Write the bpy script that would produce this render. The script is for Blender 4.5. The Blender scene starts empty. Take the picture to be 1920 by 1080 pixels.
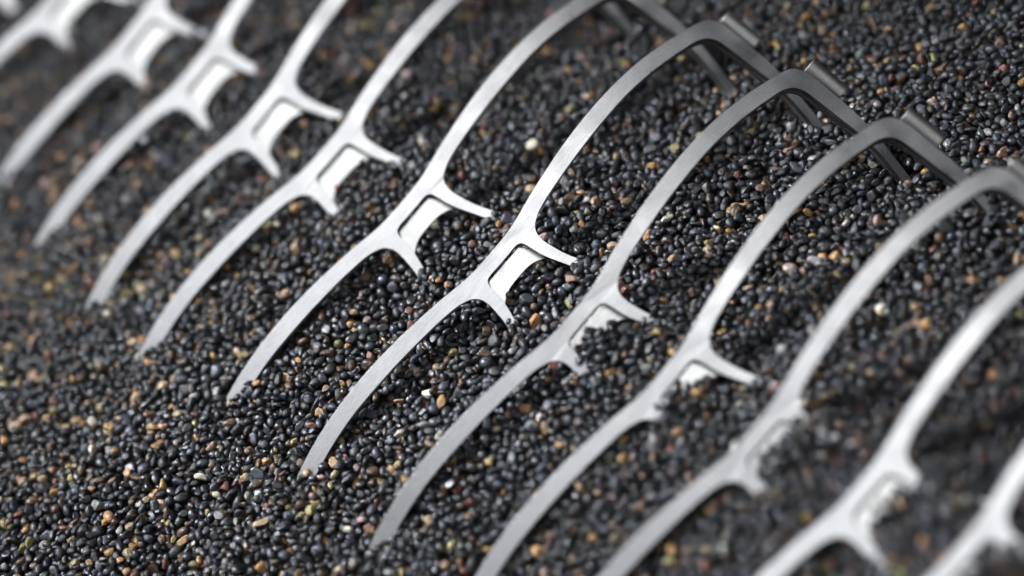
import bpy, math, random
import numpy as np
from mathutils import Matrix, Vector
from mathutils.kdtree import KDTree

MM = 0.001                       # everything is laid out in millimetres, built in metres
rng = np.random.default_rng(11)
random.seed(11)
scene = bpy.context.scene

# ------------------------------------------------------------------ camera
ELEV, ROLL, DIST, HFOV = math.radians(45), math.radians(25), 570.0, math.radians(20)
cr, sr, se, ce = math.cos(ROLL), math.sin(ROLL), math.sin(ELEV), math.cos(ELEV)
AX = np.array([[cr, -sr, 0], [-se*sr, -se*cr, ce], [-ce*sr, -ce*cr, -se]])   # world axes as (right, down, forward)
FPX = 960/math.tan(HFOV/2)
def to_pixel(P):
    C = np.asarray(P, float) @ AX + np.array([0, 0, DIST])
    return np.stack([960+FPX*C[..., 0]/C[..., 2], 540+FPX*C[..., 1]/C[..., 2]], -1), C[..., 2]
cam = bpy.data.cameras.new('camera')
cam.sensor_width = 36
cam.lens = 18/math.tan(HFOV/2)
cam.clip_start, cam.clip_end = 0.01, 20
cam_o = bpy.data.objects.new('camera', cam)
scene.collection.objects.link(cam_o)
right, down, fwd = AX[:, 0], AX[:, 1], AX[:, 2]
m = Matrix(((right[0], -down[0], -fwd[0], -fwd[0]*DIST*MM), (right[1], -down[1], -fwd[1], -fwd[1]*DIST*MM),
            (right[2], -down[2], -fwd[2], -fwd[2]*DIST*MM), (0, 0, 0, 1)))
cam_o.matrix_world = m
cam.dof.use_dof = True
cam.dof.focus_distance = 568*MM
cam.dof.aperture_fstop = 4.8
scene.camera = cam_o

# ------------------------------------------------------------------ light
world = bpy.data.worlds.new('World')
scene.world = world
world.use_nodes = True
bg = world.node_tree.nodes['Background']
bg.inputs[0].default_value = (0.82, 0.86, 1.0, 1)
bg.inputs[1].default_value = 0.045
def area(name, loc, target, sx, sy, power, col):
    l = bpy.data.lights.new(name, 'AREA')
    l.shape = 'RECTANGLE'; l.size = sx; l.size_y = sy; l.energy = power; l.color = col
    o = bpy.data.objects.new(name, l); scene.collection.objects.link(o)
    o.location = loc
    o.rotation_euler = (Vector(target)-Vector(loc)).to_track_quat('-Z', 'Y').to_euler()
    return o
area('softbox', (0.02, -0.30, 0.84), (0.0, -0.15, 0), 0.95, 0.75, 2.25, (0.97, 0.985, 1.0))
area('added_fill', (-0.25, -0.50, 0.90), (-0.12, -0.30, 0), 1.5, 1.3, 2.0, (0.93, 0.95, 1.0))  # broad weak fill, added to lift metal and gravel; no real source
area('added_bar_highlight', (0.31, -0.25, 0.80), (0.05, -0.05, 0), 0.42, 0.36, 0.40, (1.0, 0.995, 0.97))  # added lamp without a known fixture, brightens the bars right of the bridge
w_ = area('window_light', (-0.66, 0.66, 0.88), (-.02, -.01, 0), 0.22, 0.28, 0.74, (0.90, 0.94, 1.0))
w_.data.spread = math.radians(18)
scene.view_settings.view_transform = 'Standard'
scene.view_settings.look = 'None'
scene.view_settings.gamma = 1
scene.view_settings.exposure = 0.0

# ------------------------------------------------------------------ helpers
def link(o, parent=None):
    scene.collection.objects.link(o)
    if parent: o.parent = parent
    return o
def mesh_obj(name, verts, faces, mat, parent=None, smooth=True, sharp=None):
    me = bpy.data.meshes.new(name)
    me.from_pydata([tuple(v) for v in verts], [], faces)
    me.validate(); me.update()
    me.materials.append(mat)
    if smooth: me.shade_smooth()
    if sharp: me.set_sharp_from_angle(angle=math.radians(sharp))
    return link(bpy.data.objects.new(name, me), parent)
def nodes_of(name):
    mat = bpy.data.materials.new(name); mat.use_nodes = True
    nt = mat.node_tree
    return mat, nt, nt.nodes['Principled BSDF']
def N(nt, kind, **kw):
    n = nt.nodes.new(kind)
    for k, v in kw.items(): setattr(n, k, v)
    return n

# ------------------------------------------------------------------ materials
def metal(name, base, rough, grain, bump):
    mat, nt, b = nodes_of(name)
    L = nt.links.new
    tc = N(nt, 'ShaderNodeTexCoord')
    oi = N(nt, 'ShaderNodeObjectInfo')
    off = N(nt, 'ShaderNodeVectorMath', operation='MULTIPLY_ADD')
    L(oi.outputs['Random'], off.inputs[0]); off.inputs[1].default_value = (.37, .53, .71); L(tc.outputs['Object'], off.inputs[2])
    # bead-blasted speckle, long rolling marks, a few scratches
    sp = N(nt, 'ShaderNodeTexNoise'); sp.inputs['Scale'].default_value = 4200; sp.inputs['Detail'].default_value = 3
    L(off.outputs[0], sp.inputs['Vector'])
    mp = N(nt, 'ShaderNodeMapping'); mp.inputs['Scale'].default_value = (60, 900, 900); mp.inputs['Rotation'].default_value = (0, 0, .5)
    L(off.outputs[0], mp.inputs['Vector'])
    br = N(nt, 'ShaderNodeTexNoise'); br.inputs['Scale'].default_value = 4; br.inputs['Detail'].default_value = 5
    L(mp.outputs[0], br.inputs['Vector'])
    big = N(nt, 'ShaderNodeTexNoise'); big.inputs['Scale'].default_value = 160; big.inputs['Detail'].default_value = 4
    L(off.outputs[0], big.inputs['Vector'])
    add = N(nt, 'ShaderNodeMath', operation='MULTIPLY_ADD'); L(sp.outputs[0], add.inputs[0]); add.inputs[1].default_value = grain; L(br.outputs[0], add.inputs[2])
    mr = N(nt, 'ShaderNodeMapRange'); L(big.outputs[0], mr.inputs['Value'])
    mr.inputs['From Min'].default_value = .3; mr.inputs['From Max'].default_value = .7
    mr.inputs['To Min'].default_value = rough-.07; mr.inputs['To Max'].default_value = rough+.10
    L(mr.outputs[0], b.inputs['Roughness'])
    gm = N(nt, 'ShaderNodeMapRange'); L(add.outputs[0], gm.inputs['Value'])
    gm.inputs['From Min'].default_value = .5*(1+grain)-.28; gm.inputs['From Max'].default_value = .5*(1+grain)+.28
    cr_ = N(nt, 'ShaderNodeMix', data_type='RGBA')
    L(gm.outputs[0], cr_.inputs[0])
    cr_.inputs[6].default_value = (*[c*.74 for c in base], 1); cr_.inputs[7].default_value = (*base, 1)
    L(cr_.outputs[2], b.inputs['Base Color'])
    b.inputs['Metallic'].default_value = 1
    bp = N(nt, 'ShaderNodeBump'); bp.inputs['Strength'].default_value = bump; bp.inputs['Distance'].default_value = .00006
    L(add.outputs[0], bp.inputs['Height']); L(bp.outputs[0], b.inputs['Normal'])
    return mat
TITAN = metal('satin_titanium', (.765, .765, .775), .32, .9, .22)
PLATE = metal('bright_titanium', (.88, .88, .865), .27, .6, .4)
CUT_SHADE = metal('shaded_cut_edge', (.20, .195, .19), .42, .6, .2)  # cut edge walls: their shade and dulled glints are put into this dark colour
STEEL = metal('hinge_steel', (.37, .365, .35), .5, .5, .12)
mat, nt, b = nodes_of('dark_screw'); b.inputs['Base Color'].default_value = (.03, .03, .032, 1); b.inputs['Roughness'].default_value = .5; b.inputs['Metallic'].default_value = .6
SCREW = mat

def pebble_material():
    mat, nt, b = nodes_of('polished_pebble')
    L = nt.links.new
    c1 = N(nt, 'ShaderNodeAttribute', attribute_name='col'); c2 = N(nt, 'ShaderNodeAttribute', attribute_name='col2')
    co = N(nt, 'ShaderNodeAttribute', attribute_name='tex')
    n1 = N(nt, 'ShaderNodeTexNoise'); n1.inputs['Scale'].default_value = 1.1; n1.inputs['Detail'].default_value = 4; n1.inputs['Roughness'].default_value = .6
    L(co.outputs['Vector'], n1.inputs['Vector'])
    ramp = N(nt, 'ShaderNodeMapRange', interpolation_type='SMOOTHSTEP')
    L(n1.outputs[0], ramp.inputs['Value']); ramp.inputs['From Min'].default_value = .53; ramp.inputs['From Max'].default_value = .66
    mix = N(nt, 'ShaderNodeMix', data_type='RGBA')
    L(ramp.outputs[0], mix.inputs[0]); L(c1.outputs['Color'], mix.inputs[6]); L(c2.outputs['Color'], mix.inputs[7])
    n2 = N(nt, 'ShaderNodeTexNoise'); n2.inputs['Scale'].default_value = 6; n2.inputs['Detail'].default_value = 3
    L(co.outputs['Vector'], n2.inputs['Vector'])
    mr = N(nt, 'ShaderNodeMapRange'); L(n2.outputs[0], mr.inputs['Value'])
    mr.inputs['From Min'].default_value = .3; mr.inputs['From Max'].default_value = .7; mr.inputs['To Min'].default_value = .65; mr.inputs['To Max'].default_value = 1.35
    mul = N(nt, 'ShaderNodeMix', data_type='RGBA', blend_type='MULTIPLY'); mul.inputs[0].default_value = 1
    L(mix.outputs[2], mul.inputs[6]); L(mr.outputs[0], mul.inputs[7]); L(mul.outputs[2], b.inputs['Base Color'])
    r = N(nt, 'ShaderNodeMapRange'); L(n1.outputs[0], r.inputs['Value'])
    r.inputs['From Min'].default_value = .3; r.inputs['From Max'].default_value = .7; r.inputs['To Min'].default_value = .22; r.inputs['To Max'].default_value = .45
    ra = N(nt, 'ShaderNodeMath', operation='ADD'); L(r.outputs[0], ra.inputs[0]); L(c1.outputs['Alpha'], ra.inputs[1])
    L(ra.outputs[0], b.inputs['Roughness'])
    b.inputs['Specular IOR Level'].default_value = .5
    bp = N(nt, 'ShaderNodeBump'); bp.inputs['Strength'].default_value = .28; bp.inputs['Distance'].default_value = .00012
    L(n2.outputs[0], bp.inputs['Height']); L(bp.outputs[0], b.inputs['Normal'])
    return mat
PEBBLE = pebble_material()
GROUND, nt, b = nodes_of('dark_grit')
nz = N(nt, 'ShaderNodeTexNoise'); nz.inputs['Scale'].default_value = 600; nz.inputs['Detail'].default_value = 5
tc = N(nt, 'ShaderNodeTexCoord'); nt.links.new(tc.outputs['Object'], nz.inputs['Vector'])
rp = N(nt, 'ShaderNodeMix', data_type='RGBA'); nt.links.new(nz.outputs[0], rp.inputs[0])
rp.inputs[6].default_value = (.006, .006, .007, 1); rp.inputs[7].default_value = (.028, .026, .025, 1)
nt.links.new(rp.outputs[2], b.inputs['Base Color']); b.inputs['Roughness'].default_value = .8

# ------------------------------------------------------------------ where the frames stand (mm): origin and axes of each front
POSES = [
    ((-74.396, 158.959, 7.703), ((0.8827, 0.41334, 0.22359), (-0.44963, 0.60448, 0.6576), (0.13665, -0.68099, 0.71943))),
    ((-64.896, 137.959, 7.703), ((0.8827, 0.41334, 0.22359), (-0.44963, 0.60448, 0.6576), (0.13665, -0.68099, 0.71943))),
    ((-51.454, 113.797, 7.377), ((0.87623, 0.42031, 0.23571), (-0.46692, 0.61956, 0.63098), (0.11917, -0.66294, 0.73913))),
    ((-41.597, 92.889, 6.978), ((0.88788, 0.40618, 0.21607), (-0.44778, 0.65508, 0.60857), (0.10565, -0.63709, 0.76351))),
    ((-31.604, 69.807, 8.255), ((0.88708, 0.41468, 0.20279), (-0.44883, 0.67219, 0.58882), (0.10785, -0.61335, 0.78241))),
    ((-22.687, 49.251, 6.944), ((0.9038, 0.38896, 0.17846), (-0.41884, 0.71842, 0.55538), (0.08781, -0.5767, 0.81222))),
    ((-11.678, 24.54, 7.068), ((0.89863, 0.39342, 0.19415), (-0.43383, 0.73102, 0.52669), (0.06528, -0.55753, 0.82759))),
    ((0.583, -0.037, 7.708), ((0.89785, 0.40037, 0.18324), (-0.4284, 0.69818, 0.5736), (0.10172, -0.5935, 0.79838))),
    ((9.692, -23.745, 7.393), ((0.90056, 0.38802, 0.19605), (-0.42218, 0.67296, 0.60737), (0.10374, -0.62974, 0.76985))),
    ((20.255, -44.658, 5.138), ((0.90047, 0.38173, 0.20839), (-0.42938, 0.70416, 0.5655), (0.06913, -0.59869, 0.79799))),
    ((29.195, -67.503, 5.9), ((0.91254, 0.32016, 0.2545), (-0.40892, 0.72574, 0.55325), (-0.00757, -0.60893, 0.79318))),
    ((41.145, -88.375, 5.426), ((0.91148, 0.33731, 0.23542), (-0.41012, 0.78917, 0.45717), (-0.03158, -0.51326, 0.85765))),
    ((50.242, -109.886, 5.489), ((0.92085, 0.31651, 0.22773), (-0.38835, 0.79681, 0.46291), (-0.03494, -0.5147, 0.85666))),
]
PLATE_TILT = 0

# where rims and nose arms enter the pebbles (mm)
CONTACT = np.array([[-56.33, 105.91, 0.85], [-39.75, 112.13, 3.78], [-45.53, 85.11, 0.86], [-29.88, 91.47, 3.94], [-86.24, 79.32, -4.41], [-35.38, 60.38, 1.18], [-18.68, 66.56, 3.7], [-80.21, 54.19, -4.63], [-27.25, 42.04, 2.16], [-10.82, 46.18, 3.28], [-71.0, 34.62, -5.11], [44.88, 58.57, -4.02], [-15.31, 15.98, 1.44], [1.78, 19.27, 2.24], [-58.39, 11.27, -4.41], [55.38, 30.78, -3.44], [-49.85, -15.66, -5.16], [-2.35, -8.86, 1.38], [12.95, -3.2, 3.57], [68.6, 10.41, -3.78], [4.64, -29.48, 3.22], [21.26, -25.64, 4.07], [-42.08, -39.38, -6.87], [77.92, -12.74, -3.9], [16.06, -49.69, 1.62], [32.71, -48.65, 0.86], [86.43, -31.55, -1.39], [24.65, -72.13, 2.19], [37.18, -96.52, 0.27], [50.1, -89.93, 4.69]])
RIDGE = lambda y: .6-.463*y
def base_height(x, y):
    u = x-RIDGE(y)
    h = 2.4-8.8*(1-np.exp(-(u-6)**2/(2*38**2)))
    h = h+.55*np.sin(x*.071+1.3)*np.cos(y*.063+.4)+.4*np.sin(x*.15-y*.11+2)
    return h
_res = CONTACT[:, 2]-base_height(CONTACT[:, 0], CONTACT[:, 1])
_K = np.exp(-((CONTACT[:, None, :2]-CONTACT[None, :, :2])**2).sum(-1)/(2*9**2))
_W = np.linalg.solve(_K+.12*np.eye(len(_K)), _res)
MOUNDS = [[37.5, -68.2, 4.0, 4.8], [54.5, -112, 5, 5.5], [9.4, -27.8, 2.4, 3.2], [18.4, -48.2, 3.3, 3.8], [5.4, -4.1, 0.5, 5], [-6.9, 20.2, 0.3, 5], [-18, 45, 0.1, 5], [53, -91, 1.5, 4], [-31, -63, -5, 12], [-15, -86, -6, 13]]
def height(x, y):
    x = np.asarray(x, float); y = np.asarray(y, float)
    h = base_height(x, y)
    for (cx, cy, _), w in zip(CONTACT, _W):
        h = h+w*np.exp(-((x-cx)**2+(y-cy)**2)/(2*9**2))
    for cx, cy, hh, s in MOUNDS:
        h = h+hh*np.exp(-((x-cx)**2+(y-cy)**2)/(2*s*s))
    return h

# ------------------------------------------------------------------ spectacle fronts
BEND = 240.0
def wrap(s, y, z):
    return ((BEND+z)*math.sin(s/BEND), y, (BEND+z)*math.cos(s/BEND)-BEND)
def spline(P, closed=False, k=12):
    P = np.array(P, float); n = len(P); out = []; knots = []
    for i in range(n-1):
        p0 = P[i-1] if i > 0 else 2*P[0]-P[1]
        p1, p2 = P[i], P[i+1]
        p3 = P[i+2] if i+2 < n else 2*P[-1]-P[-2]
        d1 = max(np.linalg.norm(p2-p1)**.5, 1e-4); d0 = max(np.linalg.norm(p1-p0)**.5, 1e-4); d2 = max(np.linalg.norm(p3-p2)**.5, 1e-4)
        m1 = ((p1-p0)/d0-(p2-p0)/(d0+d1)+(p2-p1)/d1)*d1
        m2 = ((p2-p1)/d1-(p3-p1)/(d1+d2)+(p3-p2)/d2)*d1
        knots.append(len(out))
        for j in range(k):
            t = j/k
            out.append((2*t**3-3*t*t+1)*p1+(t**3-2*t*t+t)*m1+(-2*t**3+3*t*t)*p2+(t**3-t*t)*m2)
    knots.append(len(out)); out.append(P[-1])
    return np.array(out), knots
OUT = [(0, 2.95), (4, 3.0), (7, 3.25), (10, 3.75), (14, 4.5), (18.5, 5.15), (24, 5.85), (31, 6.4), (38, 6.55), (44, 6.3), (50, 5.65), (56, 4.5), (61, 3.2),
       (64.4, 2.25), (66.8, 1.0), (68.0, -1.0), (68.35, -3.8), (68.35, -8.6), (68.2, -13.6), (67.75, -17.6), (67.0, -21.5), (66.1, -25), (65.1, -29), (63.3, -34), (58, -38.4), (49, -40), (38, -40.2),
       (28, -38), (20.5, -33), (16.2, -27), (13.3, -21.5), (9.4, -14.5), (7.1, -8.5), (6.0, -5.2), (5.45, -1.5), (5.05, -.4), (4.1, .06), (2, .06), (0, .05)]
INN = [(9.95, .1), (12, .95), (14.5, 1.5), (18.5, 2.05), (23, 2.5), (29, 2.95), (36, 3.2), (41, 3.2), (45.5, 2.9), (50, 2.35), (54.5, 1.5), (58.5, .6), (61.8, -.35), (63.7, -1.7), (64.6, -3.6), (64.8, -6),
       (64.9, -9), (65.0, -13), (65.1, -17), (64.9, -21), (64.2, -24.8), (63.3, -28.6), (61.5, -33), (57, -36.3), (48.6, -37.9), (38, -38), (29, -36), (22.2, -31.5), (18.3, -26), (15.4, -20.8), (11.4, -14.3), (9.15, -8.5),
       (8.5, -5.2), (8.3, -3.6), (8.4, -2.1), (8.8, -1.1), (9.25, -.5), (9.95, .1)]
OSP, OK = spline(OUT); ISP, IK = spline(INN)
# (outer knot, inner knot, stations) along the ring; the rim is sawn through once on the temple side
MARK = [(0, 0), (3, 1), (12, 11), (16, 15), (18, 17), (20, 19), (24, 23), (30, 29), (34, 33), (36, 36), (38, 37)]
NSEG = [7, 46, 14, 7, 7, 12, 34, 18, 9, 4]
def seg(S, a, b, n):
    P = S[a:b+1]; d = np.r_[0, np.cumsum(np.linalg.norm(np.diff(P, axis=0), axis=1))]
    t = np.linspace(0, d[-1], n+1)
    return np.c_[np.interp(t, d, P[:, 0]), np.interp(t, d, P[:, 1])]
ST_O, ST_I, BREAK, STARTS = [], [], None, []
for k, n in enumerate(NSEG):
    a = seg(OSP, OK[MARK[k][0]], OK[MARK[k+1][0]], n); c = seg(ISP, IK[MARK[k][1]], IK[MARK[k+1][1]], n)
    STARTS.append(len(ST_O))
    if k == 4:                   # the saw cut: two stations 0.2 mm apart
        BREAK = len(ST_O)
        ST_O.append(a[0]); ST_I.append(c[0])
        a[0] += (a[1]-a[0])/np.linalg.norm(a[1]-a[0])*.2; c[0] += (c[1]-c[0])/np.linalg.norm(c[1]-c[0])*.2
    ST_O += list(a[:-1]); ST_I += list(c[:-1])
ST_O.append(a[-1]); ST_I.append(c[-1])
ST_O, ST_I = np.array(ST_O), np.array(ST_I)
def strip(so, si, zf, zb, bevel, mirror, breaks=(), join=False, caps=True):
    """a sheet-metal ring: six points per station, front face bevelled; wrapped onto the bend."""
    def inset(P, side):          # both loops run clockwise: metal lies right of the outer one, left of the inner one
        T = np.zeros_like(P); T[1:-1] = P[2:]-P[:-2]; T[0] = P[1]-P[0]; T[-1] = P[-1]-P[-2]
        if join and side < 0: T[0] = T[-1] = P[1]-P[-2]
        for k in breaks: T[k] = P[k]-P[k-1]; T[k+1] = P[k+2]-P[k+1]
        T /= np.linalg.norm(T, axis=1)[:, None]
        Nn = np.c_[T[:, 1], -T[:, 0]]*side
        if join and side > 0: Nn[0] = (0, -1); Nn[-1] = (0, 1)
        return P+Nn*bevel
    io, ii = inset(so, 1), inset(si, -1)
    sg = -1 if mirror else 1
    V, F, MI = [], [], []
    n = len(so)
    for k in range(n):
        for P, z in ((ii, zf), (io, zf), (so, zf-bevel), (so, zb), (si, zb), (si, zf-bevel)):
            V.append(tuple(MM*c for c in wrap(sg*P[k][0], P[k][1], z)))
    def quad(f, edge=1): F.append(f if not mirror else f[::-1]); MI.append(edge)
    for k in range(n-1):
        a, c = 6*k, 6*k+6
        if k in breaks:
            quad(tuple(a+j for j in range(5, -1, -1))); quad(tuple(c+j for j in range(6)))
            continue
        for j in range(6):
            j2 = (j+1) % 6
            quad((a+j, a+j2, c+j2, c+j), 0 if j in (0, 3) else 1)
    if join:                     # the middle of the bridge: front and back only
        a, c = 6*(n-1), 0
        for j in (0, 3): quad((a+j, a+j+1, c+j+1, c+j), 0)
    elif caps:
        quad(tuple(range(6))); quad(tuple(6*(n-1)+j for j in range(5, -1, -1)))
    return V, F, MI
def build_front():
    parts = {}
    V1, F1, M1 = strip(ST_O, ST_I, 0, -1.5, .035, False, (BREAK,), True)
    V2, F2, M2 = strip(ST_O, ST_I, 0, -1.5, .035, True, (BREAK,), True)
    o = len(V1)
    V, F = V1+V2, F1+[tuple(i+o for i in f) for f in F2]
    for j in (0, len(ST_O)-1):          # one sheet: the two halves share the points on the middle line
        for q in range(1, 4):
            F = [tuple(6*j+q if i == o+6*j+q else i for i in f) for f in F]
    parts['front'] = (V, F, M1+M2)
    a, c = STARTS[1], STARTS[8]
    so, si = ST_O[a:c].copy(), ST_I[a:c].copy()
    v = si-so; l = np.linalg.norm(v, axis=1)[:, None]
    so2, si2 = so+v/l*.55, si+v/l*.12
    for mir in (False, True):
        parts['rear_rim', mir] = strip(so2, si2, -1.82, -2.6, .10, mir, (BREAK-a,))
    # second sheet behind the bridge: straight top, hollow lower edge running out into two horns
    n = 24; so, si = [], []
    for k in range(n+1):
        s = -6.7+13.4*k/n
        t = abs(s)/6.2
        so.append((s, -.26-1.8*min(max((abs(s)-4.7)/.8, 0), 1))); si.append((s, -4.15-1.75*t**3.2))
    parts['plate'] = strip(np.array(so), np.array(si), 0, -.55, .09, False)
    return parts
def barrel(mirror):
    sg = -1 if mirror else 1
    s0, z0, n = 70.3, -1.25, 26
    V, F = [], []
    prof = [(1.45, -1.0), (1.75, -1.0), (1.86, -1.12), (1.86, -9.6), (1.75, -9.75), (1.45, -9.75), (1.45, -1.0)]
    for r, y in prof[:-1]:
        for k in range(n):
            t = 2*math.pi*k/n
            V.append(tuple(MM*c for c in wrap(sg*(s0+r*math.cos(t)), y, z0+r*math.sin(t))))
    m_ = len(prof)-1
    for i in range(m_):
        for k in range(n):
            f = (i*n+k, i*n+(k+1) % n, ((i+1) % m_)*n+(k+1) % n, ((i+1) % m_)*n+k)
            F.append(f[::-1] if not mirror else f)
    VS, FS = [], []
    for r, y in ((1.3, -2.3), (1.3, -8.6)):
        for k in range(12):
            t = 2*math.pi*k/12
            VS.append(tuple(MM*c for c in wrap(sg*(s0+r*math.cos(t)), y, z0+r*math.sin(t))))
    for k in range(12): FS.append((k, (k+1) % 12, 12+(k+1) % 12, 12+k))
    FS.append(tuple(range(11, -1, -1))); FS.append(tuple(range(12, 24)))
    # leaf that welds the barrel to the back of the rim
    lo = np.array([(68.9, -2.2), (68.9, -9.2)]); li = np.array([(65.6, -2.6), (65.6, -8.8)])
    leaf = strip(lo, li, -1.53, -2.3, .06, mirror)
    return (V, F), (VS, FS), leaf
P_ = build_front()
def mk(name, vf, mat, sharp=35):
    me = bpy.data.meshes.new(name); me.from_pydata(vf[0], [], vf[1]); me.update()
    me.materials.append(mat)
    if len(vf) > 2:
        me.materials.append(CUT_SHADE); me.polygons.foreach_set('material_index', vf[2])
    me.shade_smooth(); me.set_sharp_from_angle(angle=math.radians(sharp))
    return me
ME_FRONT = mk('front', P_['front'], TITAN)
ME_REAR = [mk('rear_rim', P_['rear_rim', k], TITAN) for k in (False, True)]
ME_PLATE = mk('bridge_plate', P_['plate'], PLATE)
ME_BARREL, ME_SCREW, ME_LEAF = [], [], []
for k in (False, True):
    a_, s_, l_ = barrel(k)
    ME_BARREL.append(mk('hinge_barrel', a_, STEEL)); ME_SCREW.append(mk('hinge_screw', s_, SCREW)); ME_LEAF.append(mk('hinge_leaf', l_, STEEL))

LABELS = [
    'silver frame of which only one blurred nose arm tip shows in the top left corner',
    'very blurred silver frame cut by the top left corner, second of the row',
    'blurred silver frame with white bridge plate, its left bar leaving the left picture edge',
    'blurred silver frame, fourth of the row, its left tip just inside the left edge',
    'soft silver frame, fifth of the row, its right bar cut by the top edge',
    'slightly soft silver frame with bright white bridge plate, sixth of the row',
    'silver frame, seventh of the row, behind the sharpest one, hinge end above the picture',
    'sharply focused silver frame in the middle with speckled bridge and clear bridge plate',
    'silver frame before the sharpest one, pebbles half filling its bridge, hinge barrel sharp',
    'silver frame, tenth of the row, bridge notch mostly filled with pebbles, both nose arms soft',
    'blurred silver frame, eleventh of the row, bridge half buried under heaped pebbles',
    'very blurred silver frame near the lower right corner, both nose arms showing',
    'most blurred silver frame cut by the lower right corner, last of the row']
frames = []
for i, (loc, ax) in enumerate(POSES):
    e = bpy.data.objects.new('eyeglass_frame', None); link(e)
    e.empty_display_size = .01
    ax = np.array(ax)
    mw = Matrix.Identity(4)
    for r in range(3):
        for c in range(3): mw[r][c] = ax[c][r]
        mw[r][3] = loc[r]*MM
    e.matrix_world = mw
    e['label'] = LABELS[i]; e['category'] = 'eyeglass frame'; e['group'] = 'metal eyeglass fronts standing in a row in the gravel'
    def part(name, me, parent):
        return link(bpy.data.objects.new(name, me), parent)
    part('front', ME_FRONT, e)
    for k in (0, 1):
        part('rear_rim', ME_REAR[k], e)
        hb = part('hinge_barrel', ME_BARREL[k], e)
        part('hinge_screw', ME_SCREW[k], hb)
        part('hinge_leaf', ME_LEAF[k], hb)
    bp = part('bridge_plate', ME_PLATE, e)
    bp.location = (0, 0, -2.1*MM); bp.rotation_euler = (math.radians(PLATE_TILT), 0, 0)
    bp['label'] = 'bright plate behind the bridge between the nose arms'
    frames.append((np.array(loc), ax))
# points that fill the metal, in world mm, to keep the pebbles out of it
pts = []
for q in (0, .2, .4, .6, .8, 1):
    mid = ST_O*(1-q)+ST_I*q
    for sg in (1, -1):
        for z in (0, -.8, -1.6, -2.4):
            pts.append([wrap(sg*a, b, z) for a, b in mid])
for s in np.linspace(-6.5, 6.5, 20):
    for y in np.linspace(-4.8, -.5, 7): pts.append([wrap(s, y, -2.4)])
for sg in (1, -1):
    for y in np.linspace(-1.5, -10, 14):
        for t in range(8): pts.append([wrap(sg*(70.3+1.7*math.cos(t*.785)), y, -1.25+1.7*math.sin(t*.785))])
METAL_LOCAL = np.concatenate([np.array(p) for p in pts])
METAL = np.concatenate([METAL_LOCAL@ax+loc for loc, ax in frames])

# ------------------------------------------------------------------ pebbles: dropped one by one onto a height grid
GRID = .3
gx, gy = np.meshgrid(np.arange(-260, 260, 4.), np.arange(-300, 420, 4.), indexing='ij')
px, _ = to_pixel(np.stack([gx, gy, 0*gx], -1))
okm = (px[..., 0] > -170) & (px[..., 0] < 2090) & (px[..., 1] > -170) & (px[..., 1] < 1250)
X0, X1 = gx[okm].min()-6, gx[okm].max()+6
Y0, Y1 = gy[okm].min()-6, gy[okm].max()+6
nx, ny = int((X1-X0)/GRID)+1, int((Y1-Y0)/GRID)+1
xs, ys = X0+GRID*np.arange(nx), Y0+GRID*np.arange(ny)
SURF = height(xs[:, None], ys[None, :])
DEPTH = 4.0
HG = SURF-DEPTH
KERN = []
for k in range(90):
    r = float(np.clip(rng.lognormal(math.log(.92), .23), .45, 1.9))
    el = 1+rng.beta(1.6, 2.2)*1.1; fl = rng.uniform(.55, .92)
    a, b_, c = r*math.sqrt(el), r/math.sqrt(el), r*fl
    yaw = rng.uniform(0, math.pi)
    h = int(math.ceil(a/GRID))+1
    ox, oy = np.meshgrid(np.arange(-h, h+1)*GRID, np.arange(-h, h+1)*GRID, indexing='ij')
    u = (ox*math.cos(yaw)+oy*math.sin(yaw))/a; v = (-ox*math.sin(yaw)+oy*math.cos(yaw))/b_
    q = u*u+v*v
    kz = np.where(q < 1, c*np.sqrt(np.clip(1-q, 0, 1)), -1e6)
    KERN.append((a, b_, c, yaw, h, kz))
pb_pos, pb_k = [], []
def in_view(x, y, mx=150):
    p, _ = to_pixel(np.stack([x, y, np.zeros_like(x)], -1))
    return (p[..., 0] > -mx) & (p[..., 0] < 1920+mx) & (p[..., 1] > -mx) & (p[..., 1] < 1080+mx)
def drop(n, over, lim=None, cand=5, jit=1.3, pool=None):
    cx = rng.uniform(X0+3, X1-3, n); cy = rng.uniform(Y0+3, Y1-3, n)
    keep = in_view(cx, cy)
    if lim is not None: keep &= lim(cx, cy)
    cx, cy = cx[keep], cy[keep]
    ks = rng.choice(np.arange(len(KERN)) if pool is None else pool, len(cx))
    jx = rng.normal(0, jit, (len(cx), cand)); jy = rng.normal(0, jit, (len(cx), cand)); jx[:, 0] = 0; jy[:, 0] = 0
    for x, y, k, ax_, ay_ in zip(cx, cy, ks, jx, jy):
        a, b_, c, yaw, h, kz = KERN[k]
        best = None
        for dx, dy in zip(ax_, ay_):
            i = int((x+dx-X0)/GRID); j = int((y+dy-Y0)/GRID)
            if i < h or j < h or i >= nx-h or j >= ny-h: continue
            z = (HG[i-h:i+h+1, j-h:j+h+1]+kz).max()
            s = z-SURF[i, j]
            if best is None or s < best[0]: best = (s, z, i, j)
        if best is None: continue
        s, z, i, j = best
        if s+c*.75 > over: continue
        z -= .12*c
        pat = HG[i-h:i+h+1, j-h:j+h+1]
        np.maximum(pat, z+kz, out=pat)
        pb_pos.append((X0+GRID*i, Y0+GRID*j, z)); pb_k.append(k)
drop(110000, .35)
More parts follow.
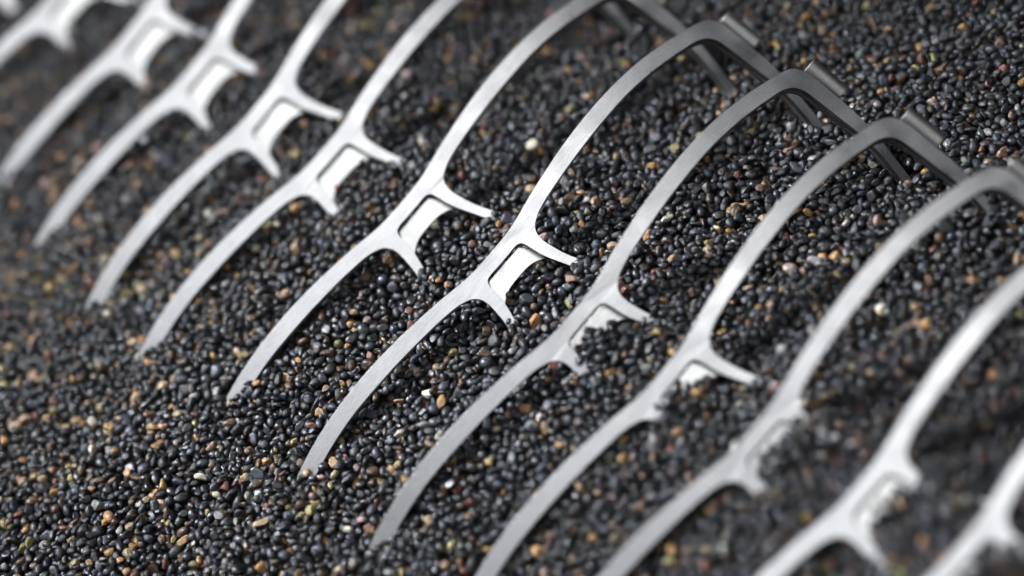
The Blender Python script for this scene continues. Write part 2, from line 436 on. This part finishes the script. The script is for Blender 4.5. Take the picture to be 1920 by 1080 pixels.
# clear the pebbles that cut into metal
pos = np.array(pb_pos); kk = np.array(pb_k)
KA = np.array([[k[0], k[1], k[2], k[3]] for k in KERN])
def hits_metal(pos, kk, grow):
    kd = KDTree(len(METAL))
    for i, p in enumerate(METAL): kd.insert(p, i)
    kd.balance()
    bad = np.zeros(len(pos), bool)
    for i, (p, k) in enumerate(zip(pos, kk)):
        a, b_, c, yaw = KA[k]
        for co, _, _ in kd.find_range(p, a*grow):
            dx, dy, dz = co[0]-p[0], co[1]-p[1], co[2]-p[2]
            u = (dx*math.cos(yaw)+dy*math.sin(yaw))/a; v = (-dx*math.sin(yaw)+dy*math.cos(yaw))/b_
            if u*u+v*v+(dz/c)**2 < grow*grow: bad[i] = True; break
    return bad
bad = hits_metal(pos, kk, 1.0)
pos, kk = pos[~bad], kk[~bad]
# second pass: the metal is now part of the ground; fill holes and cover what lies under the surface
HG = SURF-DEPTH
for p, k in zip(pos, kk):
    h, kz = KERN[k][4], KERN[k][5]
    i, j = int(round((p[0]-X0)/GRID)), int(round((p[1]-Y0)/GRID))
    pat = HG[i-h:i+h+1, j-h:j+h+1]; np.maximum(pat, p[2]+kz, out=pat)
mi = ((METAL[:, 0]-X0)/GRID).round().astype(int); mj = ((METAL[:, 1]-Y0)/GRID).round().astype(int)
ins = (mi > 0) & (mj > 0) & (mi < nx-1) & (mj < ny-1)
for di in (-1, 0, 1):
    for dj in (-1, 0, 1):
        np.maximum.at(HG, (mi[ins]+di, mj[ins]+dj), METAL[ins][:, 2]+.1)
pb_pos, pb_k = [tuple(p) for p in pos], list(kk)
n1 = len(pb_pos)
near = np.zeros((nx, ny), bool)
for di in range(-5, 6):
    for dj in range(-5, 6):
        near[np.clip(mi[ins]+di, 0, nx-1), np.clip(mj[ins]+dj, 0, ny-1)] = True
drop(110000//2, 1.0, lambda x, y: near[((x-X0)/GRID).astype(int), ((y-Y0)/GRID).astype(int)])
SMALL = [k for k in range(len(KERN)) if KERN[k][0]*KERN[k][1] < 1.0]
drop(40000, .2, None, 4, .9, SMALL)
pos = np.array(pb_pos); kk = np.array(pb_k)
late = np.arange(len(pos)) >= n1
bad = np.zeros(len(pos), bool); bad[late] = hits_metal(pos[late], kk[late], .85)
pos, kk = pos[~bad], kk[~bad]
# drop those nobody can see: well below the finished surface
ii = ((pos[:, 0]-X0)/GRID).round().astype(int); jj = ((pos[:, 1]-Y0)/GRID).round().astype(int)
C = KA[kk]
TOP = np.full((nx, ny), -99.)
for p, k in zip(pos, kk):
    h, kz = KERN[k][4], KERN[k][5]
    i, j = int(round((p[0]-X0)/GRID)), int(round((p[1]-Y0)/GRID))
    pat = TOP[i-h:i+h+1, j-h:j+h+1]; np.maximum(pat, p[2]+kz, out=pat)
cover = TOP[ii, jj]-(pos[:, 2]+C[:, 2])
keep = cover < 1.8
pos, kk, C, cover, ii, jj = pos[keep], kk[keep], C[keep], cover[keep], ii[keep], jj[keep]
NP_ = len(pos)
print('pebbles', NP_)

# shapes: rounded, egg-like and chipped, at two resolutions
def icosphere(n):
    t = (1+5**.5)/2
    V = [np.array(v, float)/np.linalg.norm(v) for v in [(-1, t, 0), (1, t, 0), (-1, -t, 0), (1, -t, 0), (0, -1, t), (0, 1, t), (0, -1, -t), (0, 1, -t), (t, 0, -1), (t, 0, 1), (-t, 0, -1), (-t, 0, 1)]]
    F = [(0, 11, 5), (0, 5, 1), (0, 1, 7), (0, 7, 10), (0, 10, 11), (1, 5, 9), (5, 11, 4), (11, 10, 2), (10, 7, 6), (7, 1, 8), (3, 9, 4), (3, 4, 2), (3, 2, 6), (3, 6, 8), (3, 8, 9), (4, 9, 5), (2, 4, 11), (6, 2, 10), (8, 6, 7), (9, 8, 1)]
    for _ in range(n):
        mid, G = {}, []
        def mp(a, b):
            k = (min(a, b), max(a, b))
            if k not in mid:
                v = V[a]+V[b]; V.append(v/np.linalg.norm(v)); mid[k] = len(V)-1
            return mid[k]
        for a, b, c in F:
            ab, bc, ca = mp(a, b), mp(b, c), mp(c, a)
            G += [(a, ab, ca), (b, bc, ab), (c, ca, bc), (ab, bc, ca)]
        F = G
    return np.array(V), np.array(F)
LOD = [icosphere(1), icosphere(2), icosphere(3)]
NROUND, NCHIP = 14, 10
SHAPES = []
for s in range(NROUND+NCHIP):
    r2 = np.random.default_rng(100+s)
    if s < NROUND:
        dirs = r2.normal(size=(7, 3)); dirs /= np.linalg.norm(dirs, axis=1)[:, None]
        amp = r2.uniform(-.15, .12, 7)
        pn = None
    else:
        pn = r2.normal(size=(7, 3)); pn /= np.linalg.norm(pn, axis=1)[:, None]
        pd = r2.uniform(.45, .85, 7)
    lods = []
    for V, F in LOD:
        if pn is None:
            r = 1+sum(a*np.exp(-3.0*(1-V@d)) for a, d in zip(amp, dirs))
        else:
            dn = V@pn.T
            rr = np.where(dn > .05, pd/np.maximum(dn, .05), 9)
            p_ = 30.
            r = (np.sum(rr**-p_, 1)+1.0)**(-1/p_)*1.24
        lods.append(V*r[:, None])
    SHAPES.append(lods)
# colours (linear base colours of the stones): name, weight, base, second, chance that a stone is chipped
TONES = [('black', .52, (.012, .0125, .015), (.034, .033, .035), .5), ('charcoal', .20, (.025, .0265, .032), (.066, .064, .066), .5), ('slate blue', .06, (.032, .037, .050), (.065, .071, .087), .4),
         ('rusty black', .10, (.018, .017, .017), (.22, .13, .06), .45), ('dark brown', .035, (.065, .038, .024), (.14, .08, .042), .6), ('ochre', .016, (.29, .165, .065), (.10, .06, .03), .85),
         ('tan', .013, (.28, .19, .115), (.12, .08, .05), .8), ('olive yellow', .007, (.22, .18, .075), (.07, .065, .04), .8), ('brick red', .008, (.14, .055, .042), (.21, .11, .09), .85),
         ('pale pink', .003, (.32, .215, .20), (.22, .145, .125), .7), ('cream', .006, (.43, .39, .32), (.20, .19, .165), .75), ('grey', .018, (.15, .147, .145), (.30, .29, .275), .6)]
wt = np.array([t[1] for t in TONES]); wt /= wt.sum()
tone = rng.choice(len(TONES), NP_, p=wt)
# the bed is not evenly mixed: more ochre and tan stone towards the left front
ppx, pz = to_pixel(pos)
warm = (rng.random(NP_) < .14*np.clip(1-ppx[:, 0]/900, 0, 1)*np.clip(ppx[:, 1]/600, 0, 1)) & (tone < 3)
tone[warm] = rng.choice([3, 3, 5, 5, 6, 7, 4], int(warm.sum()))
chip = rng.random(NP_) < np.array([t[4] for t in TONES])[tone]
shape = np.where(chip, NROUND+rng.integers(0, NCHIP, NP_), rng.integers(0, NROUND, NP_))
jit = np.clip(rng.normal(1, .16, (NP_, 1))+rng.normal(0, .05, (NP_, 3)), .5, 1.6)
col1 = np.array([t[2] for t in TONES])[tone]*jit; col2 = np.array([t[3] for t in TONES])[tone]*jit
tilt = rng.normal(0, .22, (NP_, 2)); yaw = C[:, 3]
cy_, sy_ = np.cos(yaw), np.sin(yaw)
RZ = np.zeros((NP_, 3, 3)); RZ[:, 0, 0] = cy_; RZ[:, 0, 1] = -sy_; RZ[:, 1, 0] = sy_; RZ[:, 1, 1] = cy_; RZ[:, 2, 2] = 1
def rot(ax, t):
    R_ = np.zeros((len(t), 3, 3)); c, s = np.cos(t), np.sin(t)
    i, j = [(1, 2), (2, 0), (0, 1)][ax]
    R_[:, ax, ax] = 1; R_[:, i, i] = c; R_[:, j, j] = c; R_[:, i, j] = -s; R_[:, j, i] = s
    return R_
# spin of the base shape inside its ellipsoid, then scale, then rest attitude
SPIN = rot(0, rng.uniform(0, 6.28, NP_))@rot(1, rng.uniform(0, 6.28, NP_))
REST = rot(0, tilt[:, 0])@rot(1, tilt[:, 1])@RZ
off = rng.uniform(-50, 50, (NP_, 3)); gloss = rng.beta(1.3, 2.0, NP_)*.34
ppx, pz = to_pixel(pos)
inpic = (ppx[:, 0] > -20) & (ppx[:, 0] < 1940) & (ppx[:, 1] > -20) & (ppx[:, 1] < 1100)
sharp = inpic & (np.abs(pz-567) < 23) & (cover < .7)
def fill_mesh(name, ids, origin=None):
    Vs, Ts, Fs, C1, C2 = [], [], [], [], []
    base = 0
    for lod in (0, 1, 2):
        sel = ids[(sharp[ids].astype(int) if origin is None else np.full(len(ids), 2)) == lod]
        if not len(sel): continue
        nv = len(LOD[lod][0])
        B = np.stack([s[lod] for s in SHAPES])[shape[sel]]                    # n, nv, 3
        U = np.einsum('nij,nvj->nvi', SPIN[sel], B)*C[sel][:, None, :3]*1.04
        U = np.einsum('nij,nvj->nvi', REST[sel], U)
        if origin is None: U = U+pos[sel][:, None]
        Vs.append(U.reshape(-1, 3)); Ts.append((B+off[sel][:, None]).reshape(-1, 3))
        Fs.append((LOD[lod][1][None]+(base+nv*np.arange(len(sel)))[:, None, None]).reshape(-1, 3))
        C1.append(np.repeat(np.c_[col1[sel], gloss[sel]], nv, 0)); C2.append(np.repeat(col2[sel], nv, 0))
        base += nv*len(sel)
    V, T, F, A1, A2 = map(np.concatenate, (Vs, Ts, Fs, C1, C2))
    me = bpy.data.meshes.new(name)
    me.vertices.add(len(V)); me.vertices.foreach_set('co', (V*MM).astype(np.float32).ravel())
    me.loops.add(F.size); me.loops.foreach_set('vertex_index', F.astype(np.int32).ravel())
    me.polygons.add(len(F)); me.polygons.foreach_set('loop_start', np.arange(0, F.size, 3, dtype=np.int32))
    me.update(calc_edges=True)
    one = np.ones((len(V), 1))
    for nm, A in (('col', A1), ('col2', A2)):
        at = me.attributes.new(nm, 'FLOAT_COLOR', 'POINT'); at.data.foreach_set('color', (A if A.shape[1] == 4 else np.hstack([A, one])).astype(np.float32).ravel())
    at = me.attributes.new('tex', 'FLOAT_VECTOR', 'POINT'); at.data.foreach_set('vector', T.astype(np.float32).ravel())
    me.shade_smooth(); me.materials.append(PEBBLE)
    return me
# the 300 that show largest and clearest stand as objects of their own
bright = np.array([0, 0, .35, .6, .7, 1.3, 1.2, 1.1, 1.1, 1.2, 1.3, .9])[tone]
fsize = np.sqrt(C[:, 0]*C[:, 1])
clear = inpic & (cover < .35) & (np.abs(pz-566) < 34) & (ppx[:, 0] > 25) & (ppx[:, 0] < 1895) & (ppx[:, 1] > 25) & (ppx[:, 1] < 1055)
# nothing of the metal may hide them
dirc = -fwd
kdm = KDTree(len(METAL))
for i, p in enumerate(METAL): kdm.insert(p, i)
kdm.balance()
def hidden(p):
    for t in (1.5, 3, 4.5, 6, 8, 10, 12):
        if kdm.find_range(p+dirc*t, 1.3): return True
    return False
score = np.where(clear, fsize*1.2+bright-np.abs(pz-566)*.02, -9)
picked = []
for i in np.argsort(-score):
    if score[i] < -5 or len(picked) >= 300: break
    if not hidden(pos[i]): picked.append(i)
picked = np.array(picked)
ORD = ['first', 'second', 'third', 'fourth', 'fifth', 'sixth', 'seventh', 'eighth', 'ninth', 'tenth', 'eleventh', 'twelfth', 'thirteenth']
def where(i):
    # which front it lies beside: the nearest metal, and where along it
    best = None
    for f, (loc, ax) in enumerate(frames):
        q = ax@(pos[i]-loc)
        s = min(max(q[0], -55), 64)
        d = math.hypot(q[0]-s, q[1] if q[1] > 0 else max(0, -q[1]-22)*.8)
        if best is None or d < best[0]: best = (d, f, q)
    d, f, q = best
    n = ORD[f]
    if q[0] < -56: return f"{'just' if q[0] > -72 else 'well' if q[0] > -100 else 'far'} beyond the {n} frame's left tip"
    if q[0] > 70: return f"{'just' if q[0] < 84 else 'well'} outside the {n} frame's hinge end"
    if q[1] >= 2: return f"above the {n} frame's {'left' if q[0] < 0 else 'right'} brow"
    if abs(q[0]) <= 9: return f"under the {n} frame's nose bridge"
    part = 'nose side' if abs(q[0]) < 26 else 'middle' if abs(q[0]) < 44 else 'outer end'
    return f"in the {n} frame's {'left' if q[0] < 0 else 'right'} lens, {part}"
said = {}
for i in picked:
    sz = 'large' if fsize[i] > 1.15 else 'small' if fsize[i] < .85 else 'medium'
    sh = 'chipped' if chip[i] else 'oval' if C[i, 0]/C[i, 1] > 1.3 else 'round'
    said.setdefault(f'{sz} {TONES[tone[i]][0]} {sh} pebble {where(i)}', []).append(i)
final = {}
for t, ids in said.items():
    ids.sort(key=lambda i: ppx[i, 0])
    for r_, i in enumerate(ids): final[i] = t if len(ids) == 1 else f'{t}, {ORD[r_] if r_ < 13 else "last"} from left'
for i in picked:
    me = fill_mesh('pebble', np.array([i]), True)
    o = link(bpy.data.objects.new('pebble', me))
    o.location = pos[i]*MM
    o['label'] = final[i]
    o['category'] = 'pebble'; o['group'] = 'single pebbles in the sharp band of gravel'
rest = np.setdiff1d(np.arange(NP_), picked)
me = fill_mesh('pebble_gravel', rest)
g = link(bpy.data.objects.new('pebble_gravel', me))
g['label'] = 'dark polished gravel of tiny pebbles heaped around the frames'; g['category'] = 'gravel'; g['kind'] = 'stuff'
print('gravel tris', len(me.polygons), 'sharp', int(sharp.sum()), 'picked', len(picked))

# grit under the pebbles
n = 90
gxs = np.linspace(X0-60, X1+60, n); gys = np.linspace(Y0-60, Y1+60, n)
GV = [(x*MM, y*MM, (float(height(x, y))-DEPTH+.8)*MM) for x in gxs for y in gys]
GF = [(i*n+j, (i+1)*n+j, (i+1)*n+j+1, i*n+j+1) for i in range(n-1) for j in range(n-1)]
o = mesh_obj('ground', GV, GF, GROUND)
o['kind'] = 'structure'; o['label'] = 'dark grit under the pebbles'
